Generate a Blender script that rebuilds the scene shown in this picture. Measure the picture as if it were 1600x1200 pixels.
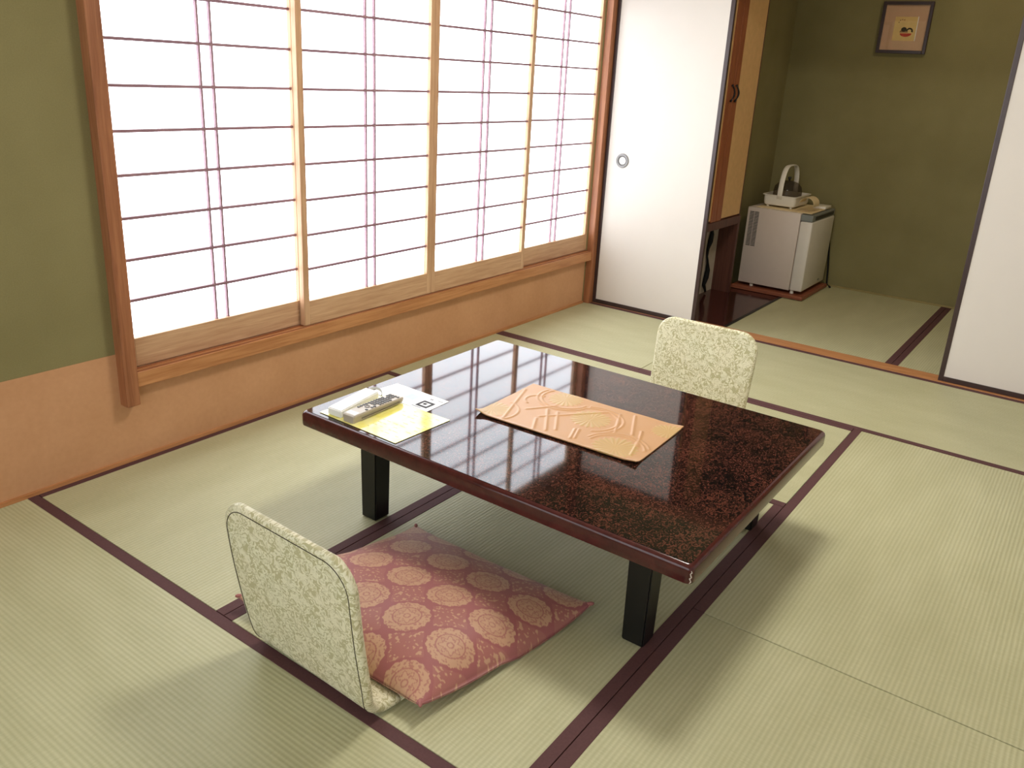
import bpy, bmesh, math, random
import numpy as np
from mathutils import Vector, Matrix

for o in list(bpy.data.objects):
    bpy.data.objects.remove(o)
scene = bpy.context.scene
COL = scene.collection
random.seed(4)

# ------------------------------------------------------------------ camera
cam_d = bpy.data.cameras.new('camera')
cam = bpy.data.objects.new('camera', cam_d)
COL.objects.link(cam)
F_PX, YAW, PIT, ROL = 1296.09, 0.610980, 0.335263, 0.0561438
cam_d.sensor_width = 36.0
cam_d.lens = F_PX / 1600 * 36.0
cam_d.shift_x = -3.81 / 1600
cam_d.shift_y = -39.76 / 1600
cam_d.clip_start = 0.02
d = Vector((math.cos(YAW) * math.cos(PIT), math.sin(YAW) * math.cos(PIT), -math.sin(PIT)))
r = d.cross(Vector((0, 0, 1))).normalized()
u = r.cross(d)
r2 = r * math.cos(ROL) + u * math.sin(ROL)
u2 = -r * math.sin(ROL) + u * math.cos(ROL)
M = Matrix((r2, u2, -d)).transposed().to_4x4()
M.translation = Vector((-0.99915, -2.44070, 1.29484))
cam.matrix_world = M
scene.camera = cam

# ------------------------------------------------------------------ world, exposure
wd = bpy.data.worlds.new('world')
scene.world = wd
wd.use_nodes = True
wd.node_tree.nodes['Background'].inputs[0].default_value = (0.80, 0.90, 1.0, 1)
wd.node_tree.nodes['Background'].inputs[1].default_value = 0.6
scene.view_settings.view_transform = 'Standard'
scene.view_settings.look = 'None'
scene.view_settings.exposure = 0.10
scene.view_settings.gamma = 1.0
scene.view_settings.use_curve_mapping = False
WINDOW2_L = 2.4           # the second papered window, behind the camera
WINDOW_L = 4.4            # radiance of the daylit paper
LAMP_L = 40.0             # radiance of the ceiling lamp shade
LAMP_POS = (1.32, -1.48, 2.25)


# ------------------------------------------------------------------ materials
def srgb(r, g, b):
    f = lambda c: c / 12.92 if c <= 0.04045 else ((c + 0.055) / 1.055) ** 2.4
    return (f(r / 255), f(g / 255), f(b / 255), 1)


MATS = {}


class NT:
    def __init__(self, name):
        self.m = bpy.data.materials.new(name)
        self.m.use_nodes = True
        self.t = self.m.node_tree
        self.b = self.t.nodes['Principled BSDF']
        MATS[name] = self.m

    def n(self, typ, ins=None, **kw):
        nd = self.t.nodes.new(typ)
        for k, v in kw.items():
            setattr(nd, k, v)
        for k, v in (ins or {}).items():
            self.set(nd.inputs[k], v)
        return nd

    def set(self, sock, v):
        if isinstance(v, bpy.types.NodeSocket):
            self.t.links.new(v, sock)
        elif isinstance(v, bpy.types.Node):
            self.t.links.new(v.outputs[0], sock)
        else:
            sock.default_value = v

    def math(self, op, a, b=None, c=None, clamp=False):
        nd = self.t.nodes.new('ShaderNodeMath')
        nd.operation = op
        nd.use_clamp = clamp
        self.set(nd.inputs[0], a)
        if b is not None:
            self.set(nd.inputs[1], b)
        if c is not None:
            self.set(nd.inputs[2], c)
        return nd.outputs[0]

    def coords(self, kind='Object', scale=(1, 1, 1), rot=(0, 0, 0), loc=(0, 0, 0)):
        tc = self.n('ShaderNodeTexCoord')
        mp = self.n('ShaderNodeMapping', {0: tc.outputs[kind], 1: loc, 2: rot, 3: scale})
        return mp.outputs[0]

    def noise(self, vec, scale, detail=3, rough=0.5, dist=0.0):
        return self.n('ShaderNodeTexNoise', {'Vector': vec, 'Scale': scale, 'Detail': detail,
                                             'Roughness': rough, 'Distortion': dist}).outputs[0]

    def ramp(self, fac, stops, interp='LINEAR'):
        nd = self.n('ShaderNodeValToRGB', {0: fac})
        cr = nd.color_ramp
        cr.interpolation = interp
        while len(cr.elements) > 1:
            cr.elements.remove(cr.elements[-1])
        cr.elements[0].position, cr.elements[0].color = stops[0]
        for p, c in stops[1:]:
            e = cr.elements.new(p)
            e.color = c
        return nd.outputs[0]

    def mix(self, fac, a, b, mode='MIX'):
        nd = self.t.nodes.new('ShaderNodeMix')
        nd.data_type = 'RGBA'
        nd.blend_type = mode
        self.set(nd.inputs[0], fac)
        self.set(nd.inputs[6], a)
        self.set(nd.inputs[7], b)
        return nd.outputs[2]

    def bump(self, h, strength=0.3, dist=0.002):
        nd = self.n('ShaderNodeBump', {'Height': h, 'Strength': strength, 'Distance': dist})
        self.set(self.b.inputs['Normal'], nd.outputs[0])

    def base(self, c, rough=0.6, spec=0.5, metal=0.0):
        self.set(self.b.inputs['Base Color'], c)
        self.set(self.b.inputs['Roughness'], rough)
        self.b.inputs['Specular IOR Level'].default_value = spec
        self.b.inputs['Metallic'].default_value = metal
        return self.m


def plain(name, c, rough=0.6, spec=0.5, metal=0.0, var=0.06, scale=30, bump=0.0):
    t = NT(name)
    v = t.coords()
    nz = t.noise(v, scale, 3)
    k = lambda f: (c[0] * f, c[1] * f, c[2] * f, 1)
    col = t.ramp(nz, [(0.3, k(1 - var)), (0.7, k(1 + var))])
    if bump:
        t.bump(nz, bump, 0.001)
    return t.base(col, rough, spec, metal)


def wood(name, c1, c2, axis, rough=0.45, spec=0.4, fine=60):
    t = NT(name)
    sc = [1.0, 1.0, 1.0]
    sc['xyz'.index(axis)] = 0.05
    v = t.coords(scale=sc)
    a = t.noise(v, fine, 4, 0.6, 0.4)
    b = t.noise(v, fine * 4, 2, 0.5)
    f = t.math('ADD', t.math('MULTIPLY', a, 0.75), t.math('MULTIPLY', b, 0.25))
    col = t.ramp(f, [(0.33, c1), (0.62, c2)])
    t.bump(f, 0.08, 0.001)
    return t.base(col, rough, spec)


# woods
for ax in 'xyz':
    wood('shoji_wood_' + ax, srgb(176, 134, 100), srgb(206, 168, 132), ax)
    wood('frame_wood_' + ax, srgb(134, 82, 52), srgb(166, 110, 74), ax)
    wood('sill_wood_' + ax, srgb(164, 106, 62), srgb(196, 140, 92), ax)
wood('kumiko_glare_wood', srgb(134, 102, 116), srgb(156, 124, 132), 'x')  # mauve glare from the bright paper is mixed into this wood colour
wood('red_wood', srgb(124, 68, 48), srgb(154, 92, 66), 'y')
wood('cabinet_wood', srgb(132, 72, 46), srgb(164, 98, 64), 'z')
wood('cabinet_dark', srgb(74, 44, 36), srgb(98, 60, 48), 'z')
wood('ceiling_wood', srgb(184, 164, 138), srgb(208, 190, 164), 'x')
wood('board_dark', srgb(54, 26, 24), srgb(74, 38, 34), 'x', rough=0.12, spec=0.6)
plain('cabinet_panel', srgb(214, 174, 122), 0.6, 0.3, var=0.05)
plain('lacquer_dark', srgb(58, 42, 40), 0.32, 0.5, var=0.08)
plain('lacquer_black', srgb(16, 15, 16), 0.35, 0.4, var=0.1)
plain('fusuma_paper', srgb(216, 209, 201), 0.75, 0.2, var=0.012, scale=5)
plain('white_plastic', srgb(232, 226, 212), 0.35, 0.5, var=0.01)
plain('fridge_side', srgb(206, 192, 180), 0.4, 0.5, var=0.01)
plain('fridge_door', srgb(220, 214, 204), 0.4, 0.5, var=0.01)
plain('grey_plastic', srgb(126, 130, 126), 0.4, 0.5, var=0.03)
plain('dark_plastic', srgb(34, 32, 32), 0.45, 0.5, var=0.05)
plain('rubber_black', srgb(14, 14, 14), 0.7, 0.3, var=0.05)
plain('metal_grey', srgb(128, 126, 124), 0.4, 0.5, 0.3, var=0.2, scale=160)
plain('metal_dark', srgb(64, 60, 56), 0.4, 0.5, 0.6, var=0.1)
plain('metal_pale', srgb(222, 218, 212), 0.4, 0.4, 0.1, var=0.04)
plain('white_paper', srgb(240, 240, 238), 0.55, 0.3, var=0.01)
plain('cream_paper', srgb(226, 206, 164), 0.7, 0.2, var=0.04)
plain('print_black', srgb(44, 40, 44), 0.6, 0.2)
plain('print_grey', srgb(140, 140, 144), 0.6, 0.2)
plain('print_pink', srgb(246, 206, 222), 0.6, 0.2)
plain('print_cyan', srgb(196, 238, 238), 0.6, 0.2)
plain('print_green', srgb(150, 196, 150), 0.6, 0.2)
plain('print_olive', srgb(168, 156, 60), 0.4, 0.3)
plain('remote_grey', srgb(176, 166, 152), 0.4, 0.5, var=0.02)
plain('remote_dark', srgb(92, 84, 76), 0.4, 0.5, var=0.02)
plain('art_mount', srgb(206, 170, 140), 0.8, 0.2, var=0.03)
plain('art_paper', srgb(226, 196, 132), 0.8, 0.2, var=0.05)
plain('art_black', srgb(30, 16, 18), 0.8, 0.2)
plain('art_red', srgb(190, 52, 44), 0.8, 0.2, var=0.15, scale=80)
plain('art_tan', srgb(150, 110, 80), 0.8, 0.2, var=0.15, scale=80)
plain('heri', srgb(88, 58, 58), 0.75, 0.25, var=0.08, scale=200)
plain('strap_grey', srgb(196, 196, 200), 0.6, 0.3)
plain('plaster_plain', srgb(196, 190, 168), 0.9, 0.2, var=0.03)
plain('chip_pale', srgb(206, 190, 180), 0.8, 0.2, var=0.15, scale=300)
plain('mat_core', srgb(150, 136, 92), 0.9, 0.1)

# green plaster
t = NT('green_plaster')
v = t.coords()
n1 = t.noise(v, 3, 3)
n2 = t.noise(v, 260, 3, 0.6)
t.bump(n2, 0.25, 0.001)
t.base(t.ramp(t.math('ADD', t.math('MULTIPLY', n1, 0.6), t.math('MULTIPLY', n2, 0.4)),
              [(0.3, srgb(124, 116, 78)), (0.7, srgb(140, 132, 92))]), 0.92, 0.15)

# tan dado paper
t = NT('dado_paper')
v = t.coords()
n1 = t.noise(v, 4, 4, 0.6)
n2 = t.noise(v, 60, 3)
t.base(t.ramp(t.math('ADD', t.math('MULTIPLY', n1, 0.7), t.math('MULTIPLY', n2, 0.3)),
              [(0.3, srgb(188, 140, 101)), (0.7, srgb(204, 156, 117))]), 0.8, 0.2)

# tatami: ribs along local x
t = NT('tatami')
tc = t.n('ShaderNodeTexCoord')
sep = t.n('ShaderNodeSeparateXYZ', {0: tc.outputs['Object']})
X, Y = sep.outputs[0], sep.outputs[1]
wob = t.noise(t.n('ShaderNodeMapping', {0: tc.outputs['Object'], 3: (6, 60, 1)}).outputs[0], 1.0, 2)
ph = t.math('ADD', t.math('MULTIPLY', Y, 2 * math.pi / 0.0112), t.math('MULTIPLY', wob, 1.6))
rib = t.math('ADD', t.math('MULTIPLY', t.math('SINE', ph), 0.5), 0.5)
rush = t.noise(t.n('ShaderNodeMapping', {0: tc.outputs['Object'], 3: (420, 30, 1)}).outputs[0], 1.0, 2)
patch = t.noise(t.n('ShaderNodeMapping', {0: tc.outputs['Object'], 3: (3, 9, 1)}).outputs[0], 1.0, 3)
h = t.math('ADD', rib, t.math('MULTIPLY', rush, 0.25))
c = t.ramp(t.math('ADD', t.math('MULTIPLY', patch, 0.55), t.math('MULTIPLY', rush, 0.45)),
           [(0.3, srgb(176, 174, 136)), (0.7, srgb(196, 194, 158))])
c2 = t.mix(t.math('MULTIPLY', t.math('SUBTRACT', 1.0, rib), 0.30), c, srgb(142, 138, 100))
nd = t.n('ShaderNodeBump', {'Height': h, 'Strength': 0.35, 'Distance': 0.0016})
t.set(t.b.inputs['Normal'], nd.outputs[0])
t.base(c2, 0.52, 0.35)

# luminous shoji paper (daylight behind it)
t = NT('shoji_paper')
v = t.coords()
nz = t.noise(v, 14, 4, 0.6)
t.base(srgb(246, 246, 248), 0.9, 0.1)
t.set(t.b.inputs['Emission Color'], t.ramp(nz, [(0.3, (0.84, 0.90, 1.0, 1)), (0.7, (0.88, 0.93, 1.0, 1))]))
t.b.inputs['Emission Strength'].default_value = WINDOW_L

t = NT('shoji_paper_rear')
t.base(srgb(246, 246, 248), 0.9, 0.1)
t.b.inputs['Emission Color'].default_value = (0.88, 0.95, 1.0, 1)
t.b.inputs['Emission Strength'].default_value = WINDOW2_L

# lamp shade
t = NT('lamp_acrylic')
t.base((0.9, 0.88, 0.84, 1), 0.4, 0.3)
t.b.inputs['Emission Color'].default_value = (1.0, 0.96, 0.88, 1)
t.b.inputs['Emission Strength'].default_value = LAMP_L

# lacquered table top
t = NT('table_lacquer')
v = t.coords()
wv = t.noise(v, 40, 2, 0.5)
v2 = t.n('ShaderNodeMapping', {0: v, 3: (1.0, 1.25, 1)}).outputs[0]
a = t.noise(v2, 74, 3, 0.62, 2.2)
b = t.noise(v, 9, 3, 0.5)
f = t.math('ADD', a, t.math('MULTIPLY', t.math('SUBTRACT', b, 0.5), 0.22))
col = t.ramp(f, [(0.44, srgb(16, 13, 13)), (0.515, srgb(24, 17, 16)), (0.55, srgb(78, 44, 35)), (0.62, srgb(90, 50, 39)),
                 (0.74, srgb(50, 30, 26))])
t.base(col, 0.05, 0.46)
t = NT('table_edge')
v = t.coords()
t.base(t.ramp(t.noise(v, 30, 4, 0.6, 0.5), [(0.3, srgb(60, 25, 24)), (0.7, srgb(78, 33, 31))]), 0.14, 0.45)

# olive and cream brocade (uv in metres)
t = NT('brocade')
tc = t.n('ShaderNodeTexCoord')
uv = tc.outputs['UV']
warp = t.n('ShaderNodeTexNoise', {'Vector': uv, 'Scale': 34.0, 'Detail': 2.0})
off = t.n('ShaderNodeVectorMath', {0: warp.outputs[1], 1: (0.5, 0.5, 0.5)}, operation='SUBTRACT')
off2 = t.n('ShaderNodeVectorMath', {0: off.outputs[0]}, operation='SCALE')
off2.inputs['Scale'].default_value = 0.034
vec = t.n('ShaderNodeVectorMath', {0: uv, 1: off2.outputs[0]}, operation='ADD').outputs[0]
nA = t.noise(vec, 44, 1.5, 0.5, 0.9)
con = t.math('ABSOLUTE', t.math('SUBTRACT', t.math('FRACT', t.math('MULTIPLY', nA, 5.0)), 0.5))
line = t.ramp(con, [(0.17, (0, 0, 0, 1)), (0.27, (1, 1, 1, 1))])
vo = t.n('ShaderNodeTexVoronoi', {'Vector': vec, 'Scale': 26.0}).outputs['Distance']
flower = t.ramp(vo, [(0.24, (1, 1, 1, 1)), (0.36, (0, 0, 0, 1))])
fine = t.noise(vec, 210, 2, 0.5)
motif = t.math('MAXIMUM', t.math('MULTIPLY', line, 0.85), t.math('MULTIPLY', flower, 0.75))
motif = t.math('MULTIPLY', motif, t.ramp(fine, [(0.34, (0.35, 0.35, 0.35, 1)), (0.48, (1, 1, 1, 1))]))
warm = t.noise(uv, 9, 2)
ground = t.mix(warm, srgb(174, 171, 130), srgb(186, 176, 135))
thread = t.mix(warm, srgb(226, 225, 198), srgb(232, 223, 194))
t.base(t.mix(motif, ground, thread), 0.55, 0.4)
t.b.inputs['Sheen Weight'].default_value = 0.15
t.bump(motif, 0.35, 0.0012)

plain('seam_dark', srgb(70, 62, 48), 0.8, 0.2)


def attr_fabric(name, stops, rough, bumpf=0.3, weave=900, sheen=0.1):
    t = NT(name)
    at = t.n('ShaderNodeAttribute', attribute_name='pattern')
    v = t.coords()
    nz = t.noise(v, weave, 2)
    f = t.math('ADD', at.outputs['Fac'], t.math('MULTIPLY', t.math('SUBTRACT', nz, 0.5), 0.10))
    t.base(t.ramp(f, stops), rough, 0.4)
    t.b.inputs['Sheen Weight'].default_value = sheen
    t.bump(t.math('ADD', at.outputs['Fac'], t.math('MULTIPLY', nz, 0.4)), bumpf, 0.0008)


attr_fabric('cushion_fabric', [(0.0, srgb(156, 92, 92)), (0.35, srgb(168, 110, 100)), (0.7, srgb(182, 138, 112)),
                               (1.0, srgb(198, 158, 128))], 0.5, 0.3)
attr_fabric('runner_fabric', [(0.0, srgb(180, 134, 88)), (0.4, srgb(192, 145, 95)), (0.7, srgb(184, 146, 92)),
                              (1.0, srgb(178, 147, 86))], 0.42, 0.3, 1200, 0.15)
# laminated yellow leaflet
t = NT('yellow_laminate')
v = t.coords()
t.base(t.ramp(t.noise(v, 18, 3), [(0.35, srgb(240, 230, 110)), (0.65, srgb(246, 240, 166))]), 0.10, 0.8)
# smoked dome
t = NT('smoked_cover')
bs = t.b
bs.inputs['Base Color'].default_value = (0.10, 0.09, 0.08, 1)
bs.inputs['Roughness'].default_value = 0.12
tr = t.n('ShaderNodeBsdfTransparent', {0: (0.62, 0.58, 0.52, 1)})
mx = t.n('ShaderNodeMixShader', {0: 0.78})
t.t.links.new(bs.outputs[0], mx.inputs[1])
t.t.links.new(tr.outputs[0], mx.inputs[2])
t.t.links.new(mx.outputs[0], t.t.nodes['Material Output'].inputs[0])
# picture glass
t = NT('picture_glass')
gl = t.n('ShaderNodeBsdfGlossy', {0: (1, 1, 1, 1), 'Roughness': 0.03})
tr = t.n('ShaderNodeBsdfTransparent')
mx = t.n('ShaderNodeMixShader', {0: 0.05, 1: tr.outputs[0], 2: gl.outputs[0]})
t.t.links.new(mx.outputs[0], t.t.nodes['Material Output'].inputs[0])


# ------------------------------------------------------------------ mesh helpers
def box(bm, x0, x1, y0, y1, z0, z1, bev=0.0, seg=2):
    vs = [bm.verts.new(p) for p in ((x0, y0, z0), (x1, y0, z0), (x1, y1, z0), (x0, y1, z0),
                                    (x0, y0, z1), (x1, y0, z1), (x1, y1, z1), (x0, y1, z1))]
    fs = [bm.faces.new([vs[i] for i in q]) for q in
          ((0, 3, 2, 1), (4, 5, 6, 7), (0, 1, 5, 4), (1, 2, 6, 5), (2, 3, 7, 6), (3, 0, 4, 7))]
    if bev:
        es = list({e for f in fs for e in f.edges})
        bmesh.ops.bevel(bm, geom=es, offset=bev, segments=seg, profile=0.5, affect='EDGES')
    return bm


def B(*a, **k):
    return box(bmesh.new(), *a, **k)


def tube(bm, pts, rad, n=8, closed=False, flat=None):
    """sweep an ellipse along points; rad number or per-point list; flat=(ra, rb, up vector)"""
    pts = [Vector(p) for p in pts]
    N = len(pts)
    rings = []
    for i, p in enumerate(pts):
        a = pts[(i - 1) % N] if (closed or i > 0) else p
        b = pts[(i + 1) % N] if (closed or i < N - 1) else p
        tg = (b - a).normalized()
        up = Vector(flat[2]) if flat else (Vector((0, 0, 1)) if abs(tg.z) < 0.9 else Vector((1, 0, 0)))
        s = tg.cross(up).normalized()
        w = s.cross(tg).normalized()
        rr = rad[i] if isinstance(rad, (list, tuple)) else rad
        ra, rb = (flat[0], flat[1]) if flat else (rr, rr)
        rings.append([bm.verts.new(p + s * math.cos(2 * math.pi * k / n) * ra + w * math.sin(2 * math.pi * k / n) * rb)
                      for k in range(n)])
    for i in range(N if closed else N - 1):
        A, C = rings[i], rings[(i + 1) % N]
        for k in range(n):
            bm.faces.new((A[k], A[(k + 1) % n], C[(k + 1) % n], C[k]))
    if not closed:
        bm.faces.new(rings[0][::-1])
        bm.faces.new(rings[-1])
    return bm


def lathe(bm, prof, origin, ax=(0, 0, 1), n=32, sx=1.0, sy=1.0):
    """prof: (radius, height along ax)"""
    o = Vector(origin)
    ax = Vector(ax).normalized()
    e1 = ax.cross(Vector((0, 1, 0)) if abs(ax.y) < 0.9 else Vector((1, 0, 0))).normalized()
    e2 = ax.cross(e1)
    rings = []
    for rr, h in prof:
        if rr < 1e-6:
            rings.append([bm.verts.new(o + ax * h)])
        else:
            rings.append([bm.verts.new(o + ax * h + e1 * math.cos(2 * math.pi * k / n) * rr * sx
                                       + e2 * math.sin(2 * math.pi * k / n) * rr * sy) for k in range(n)])
    for A, C in zip(rings, rings[1:]):
        if len(A) == 1 and len(C) == 1:
            continue
        for k in range(n):
            q = [A[k % len(A)], A[(k + 1) % len(A)], C[(k + 1) % len(C)], C[k % len(C)]]
            q = list(dict.fromkeys(q))
            if len(q) >= 3:
                bm.faces.new(q)
    return bm


def prism(bm, pts, z0, z1):
    lo = [bm.verts.new((x, y, z0)) for x, y in pts]
    hi = [bm.verts.new((x, y, z1)) for x, y in pts]
    n = len(pts)
    bm.faces.new(lo[::-1])
    bm.faces.new(hi)
    for i in range(n):
        bm.faces.new((lo[i], lo[(i + 1) % n], hi[(i + 1) % n], hi[i]))
    return bm


WL = {}


def obj(name, bm, mat, parent=None, origin=None, smooth=False, local=False):
    """bm is in world coordinates unless local"""
    if not local:
        if parent is not None:
            org = WL[parent.name]
        elif origin is not None:
            org = Vector(origin)
        else:
            xs = [v.co for v in bm.verts]
            org = Vector(((min(c.x for c in xs) + max(c.x for c in xs)) / 2,
                          (min(c.y for c in xs) + max(c.y for c in xs)) / 2, min(c.z for c in xs)))
        bmesh.ops.translate(bm, verts=bm.verts, vec=-org)
    bmesh.ops.recalc_face_normals(bm, faces=bm.faces)
    me = bpy.data.meshes.new(name)
    bm.to_mesh(me)
    bm.free()
    if smooth:
        for p in me.polygons:
            p.use_smooth = True
        if smooth != 'all':
            me.set_sharp_from_angle(angle=math.radians(40))
    me.materials.append(MATS[mat] if isinstance(mat, str) else mat)
    o = bpy.data.objects.new(name, me)
    COL.objects.link(o)
    if parent is not None:
        o.parent = parent
        if not local:
            WL[o.name] = WL[parent.name]
    elif not local:
        o.location = org
        WL[o.name] = org
    return o


def thing(name, label, cat, loc, group=None):
    o = bpy.data.objects.new(name, None)
    COL.objects.link(o)
    o.empty_display_size = 0.1
    o.location = loc
    WL[o.name] = Vector(loc)
    o['label'] = label
    o['category'] = cat
    if group:
        o['group'] = group
    return o


def tag(o, label, cat, group=None):
    o['label'] = label
    o['category'] = cat
    if group:
        o['group'] = group
    return o


def struct(o, label=None):
    o['kind'] = 'structure'
    if label:
        o['label'] = label
    return o


def setting(name, loc=(0, 0, 0)):
    o = bpy.data.objects.new(name, None)
    COL.objects.link(o)
    o.location = loc
    WL[o.name] = Vector(loc)
    o['kind'] = 'structure'
    return o


# ================================================================== SETTING
XA, X1, XD, XF = 0.0, 1.482, 2.3235, 3.205
YB, YC = -0.9197, -1.8
RX0, RY0 = -1.60, -3.60           # the two sides behind the camera
AX1, AY0 = 4.82, -0.46            # alcove back wall, alcove left wall
ZC = 2.40

# ---- floor with its mats
floor = struct(obj('floor', B(RX0, AX1 + 0.1, RY0, 0.12, -0.09, -0.035), 'mat_core', origin=(0, 0, -0.035)),
               'floor laid with rush tatami mats')
EW = 0.030


def mat(x0, x1, y0, y1, along, edges):
    """a tatami; along = rib direction; edges = which long sides carry cloth ('lo','hi')"""
    g = 0.0013
    x0, x1, y0, y1 = x0 + g, x1 - g, y0 + g, y1 - g
    cx, cy = (x0 + x1) / 2, (y0 + y1) / 2
    lx, ly = (x1 - x0, y1 - y0) if along == 'x' else (y1 - y0, x1 - x0)
    rot = 0 if along == 'x' else math.pi / 2
    o = obj('tatami_mat', B(-lx / 2, lx / 2, -ly / 2, ly / 2, -0.034, 0.0, bev=0.0012, seg=1), 'tatami', local=True)
    o.parent = floor
    o.location = Vector((cx, cy, 0.0)) - WL['floor']
    o.rotation_euler.z = rot
    for e in edges:
        s = -1 if e == 'lo' else 1
        if along == 'y':
            s = -s                      # local y points to world -x
        ya, yb = sorted((s * (ly / 2 + 0.0002), s * (ly / 2 - EW)))
        obj('cloth_edging', B(-lx / 2 - 0.0003, lx / 2 + 0.0003, ya, yb, -0.02, 0.0014, bev=0.0006, seg=1), 'heri', o, local=True)
    return o


mat(-0.90, XA, YC, 0, 'y', ('lo', 'hi'))
mat(RX0, -0.90, YC, 0, 'y', ('lo', 'hi'))
mat(XA, X1, YB, 0, 'x', ('lo', 'hi'))
mat(XA, X1, YC, YB, 'x', ('lo', 'hi'))
mat(X1, XD, YC, 0, 'y', ('lo', 'hi'))
mat(XD, XF, -0.82, 0, 'y', ('lo', 'hi'))
mat(XD, XF, -2.62, -0.82, 'y', ('lo', 'hi'))
mat(0.785, XD, -2.70, YC, 'x', ('lo', 'hi'))
mat(-0.90, 0.785, -2.70, YC, 'x', ('lo', 'hi'))
mat(RX0, -0.90, -2.70, YC, 'x', ('lo', 'hi'))
mat(RX0, 0.10, RY0, -2.70, 'x', ('lo', 'hi'))
mat(0.10, XD, RY0, -2.70, 'x', ('lo', 'hi'))
mat(XD, XF, RY0, -2.62, 'y', ('lo', 'hi'))
# alcove mats and boards
mat(3.313, AX1, -1.72, -0.845, 'x', ('lo',))
mat(3.313, AX1, -2.70, -1.72, 'x', ('hi',))
obj('floor_board', B(3.313, 4.80, -0.828, -0.30, -0.034, 0.002, bev=0.001, seg=1), 'board_dark', floor)
obj('board_edge_strip', B(3.313, 4.78, -0.845, -0.828, -0.034, 0.004, bev=0.001, seg=1), 'lacquer_black', floor)

# ---- window wall (left in the picture)
WX0, WX1, WZ0, WZ1 = 0.318, 3.160, 0.262, 1.80
bm = bmesh.new()
box(bm, RX0, WX0, 0.0, 0.12, -0.035, ZC)
box(bm, WX0, WX1, 0.0, 0.12, -0.035, WZ0)
box(bm, WX0, WX1, 0.0, 0.12, WZ1, ZC)
box(bm, WX1, XF, 0.0, 0.12, -0.035, ZC)
wl = struct(obj('wall_left', bm, 'green_plaster', origin=(0, 0, 0)), 'green plaster wall with a tan papered dado')
bm = bmesh.new()
box(bm, RX0, WX0, -0.002, 0.0, 0.0, 0.378)
box(bm, WX0, 3.15, -0.002, 0.0, 0.0, WZ0)
obj('dado_paper_band', bm, 'dado_paper', wl)['label'] = 'tan paper band along the foot of the wall'
struct(obj('baseboard_left', B(RX0, 3.15, -0.010, 0.0, 0.0, 0.014, bev=0.001), 'sill_wood_x', origin=(0, 0, 0)))

# ---- window: posts, sill, lintel, four papered sliding screens
win = setting('window_1', (1.74, 0, WZ0))
obj('window_post', B(0.289, 0.334, -0.042, 0.06, 0.205, 1.88, bev=0.003), 'frame_wood_z', win)['label'] = 'brown post hanging at the side of the window'
bm = bmesh.new()
box(bm, 0.334, 3.165, -0.034, 0.075, 0.262, 0.312, bev=0.002)
obj('window_sill', bm, 'sill_wood_x', win)
bm = bmesh.new()
box(bm, 0.334, 3.165, -0.030, -0.026, 0.312, 0.3165)
box(bm, 0.334, 3.165, -0.003, 0.003, 0.312, 0.3165)
box(bm, 0.334, 3.165, 0.031, 0.036, 0.312, 0.3165)
obj('sill_runner', bm, 'frame_wood_x', win)
obj('window_lintel', B(0.334, 3.165, -0.036, 0.075, 1.765, 1.83, bev=0.002), 'frame_wood_x', win)
PITCH = 0.1305


def shoji(x0, x1, yc, first):
    """one screen: frame centred on yc; y grows outwards"""
    z0, z1 = 0.3175, 1.764
    p = bpy.data.objects.new('shoji_screen', None)
    COL.objects.link(p)
    p.parent = win
    loc = Vector(((x0 + x1) / 2, yc, z0))
    p.location = loc - WL['window_1']
    WL[p.name] = loc
    sw = 0.027
    a, b = yc - 0.012, yc + 0.012
    for s in (0, 1):
        xa = x0 if s == 0 else x1 - sw
        obj('stile', B(xa, xa + sw, a, b, z0, z1, bev=0.0015), 'shoji_wood_z', p)
    obj('bottom_rail', B(x0 + sw, x1 - sw, a, b, z0, 0.412, bev=0.0012), 'shoji_wood_x', p)
    obj('top_rail', B(x0 + sw, x1 - sw, a, b, z1 - 0.05, z1, bev=0.0012), 'shoji_wood_x', p)
    obj('paper', B(x0 + sw - 0.004, x1 - sw + 0.004, yc + 0.0065, yc + 0.0075, 0.408, z1 - 0.046), 'shoji_paper', p)
    xm = (x0 + x1) / 2
    for s in (-1, 1):
        x = xm + s * 0.0235
        obj('lattice_bar', B(x - 0.0034, x + 0.0034, yc - 0.005, yc + 0.006, 0.412, z1 - 0.05), 'kumiko_glare_wood', p)
    k = 0
    while True:
        z = 0.535 + k * PITCH
        if z > z1 - 0.08:
            break
        obj('lattice_bar', B(x0 + sw, x1 - sw, yc - 0.006, yc + 0.005, z - 0.0045, z + 0.0045), 'kumiko_glare_wood', p)
        k += 1
    return p


shoji(0.334, 1.062, 0.018, True)
shoji(1.030, 1.757, -0.014, False)
shoji(1.757, 2.484, -0.014, False)
shoji(2.452, 3.164, 0.018, False)
# closed outside world behind the paper: an unseen wall added to keep the gaps dark
obj_ext = struct(obj('wall_outside_blocker', B(0.2, 3.3, 0.30, 0.34, 0.0, 2.2), 'plaster_plain', origin=(1.7, 0.3, 0)))

# ---- corner pillar and the sliding-door wall
struct(obj('trim_1', B(3.164, XF + 0.045, -0.040, 0.06, 0.0, ZC, bev=0.002), 'frame_wood_z'), 'brown corner pillar beside the window')
struct(obj('trim_2', B(XF, 3.312, -2.70, -0.040, -0.03, 0.0025, bev=0.0008), 'sill_wood_y'), 'grooved wooden door sill')
struct(obj('trim_3', B(XF, 3.335, -2.70, -0.040, 1.80, 1.86, bev=0.001), 'frame_wood_y'), 'wooden lintel over the sliding doors')
bm = bmesh.new()
box(bm, XF + 0.02, 3.335, RY0, -0.040, 1.86, ZC)
box(bm, XF + 0.02, 3.335, RY0, -2.70, -0.035, 1.86)
struct(obj('wall_back', bm, 'green_plaster', origin=(XF, -2, 0)))


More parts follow.
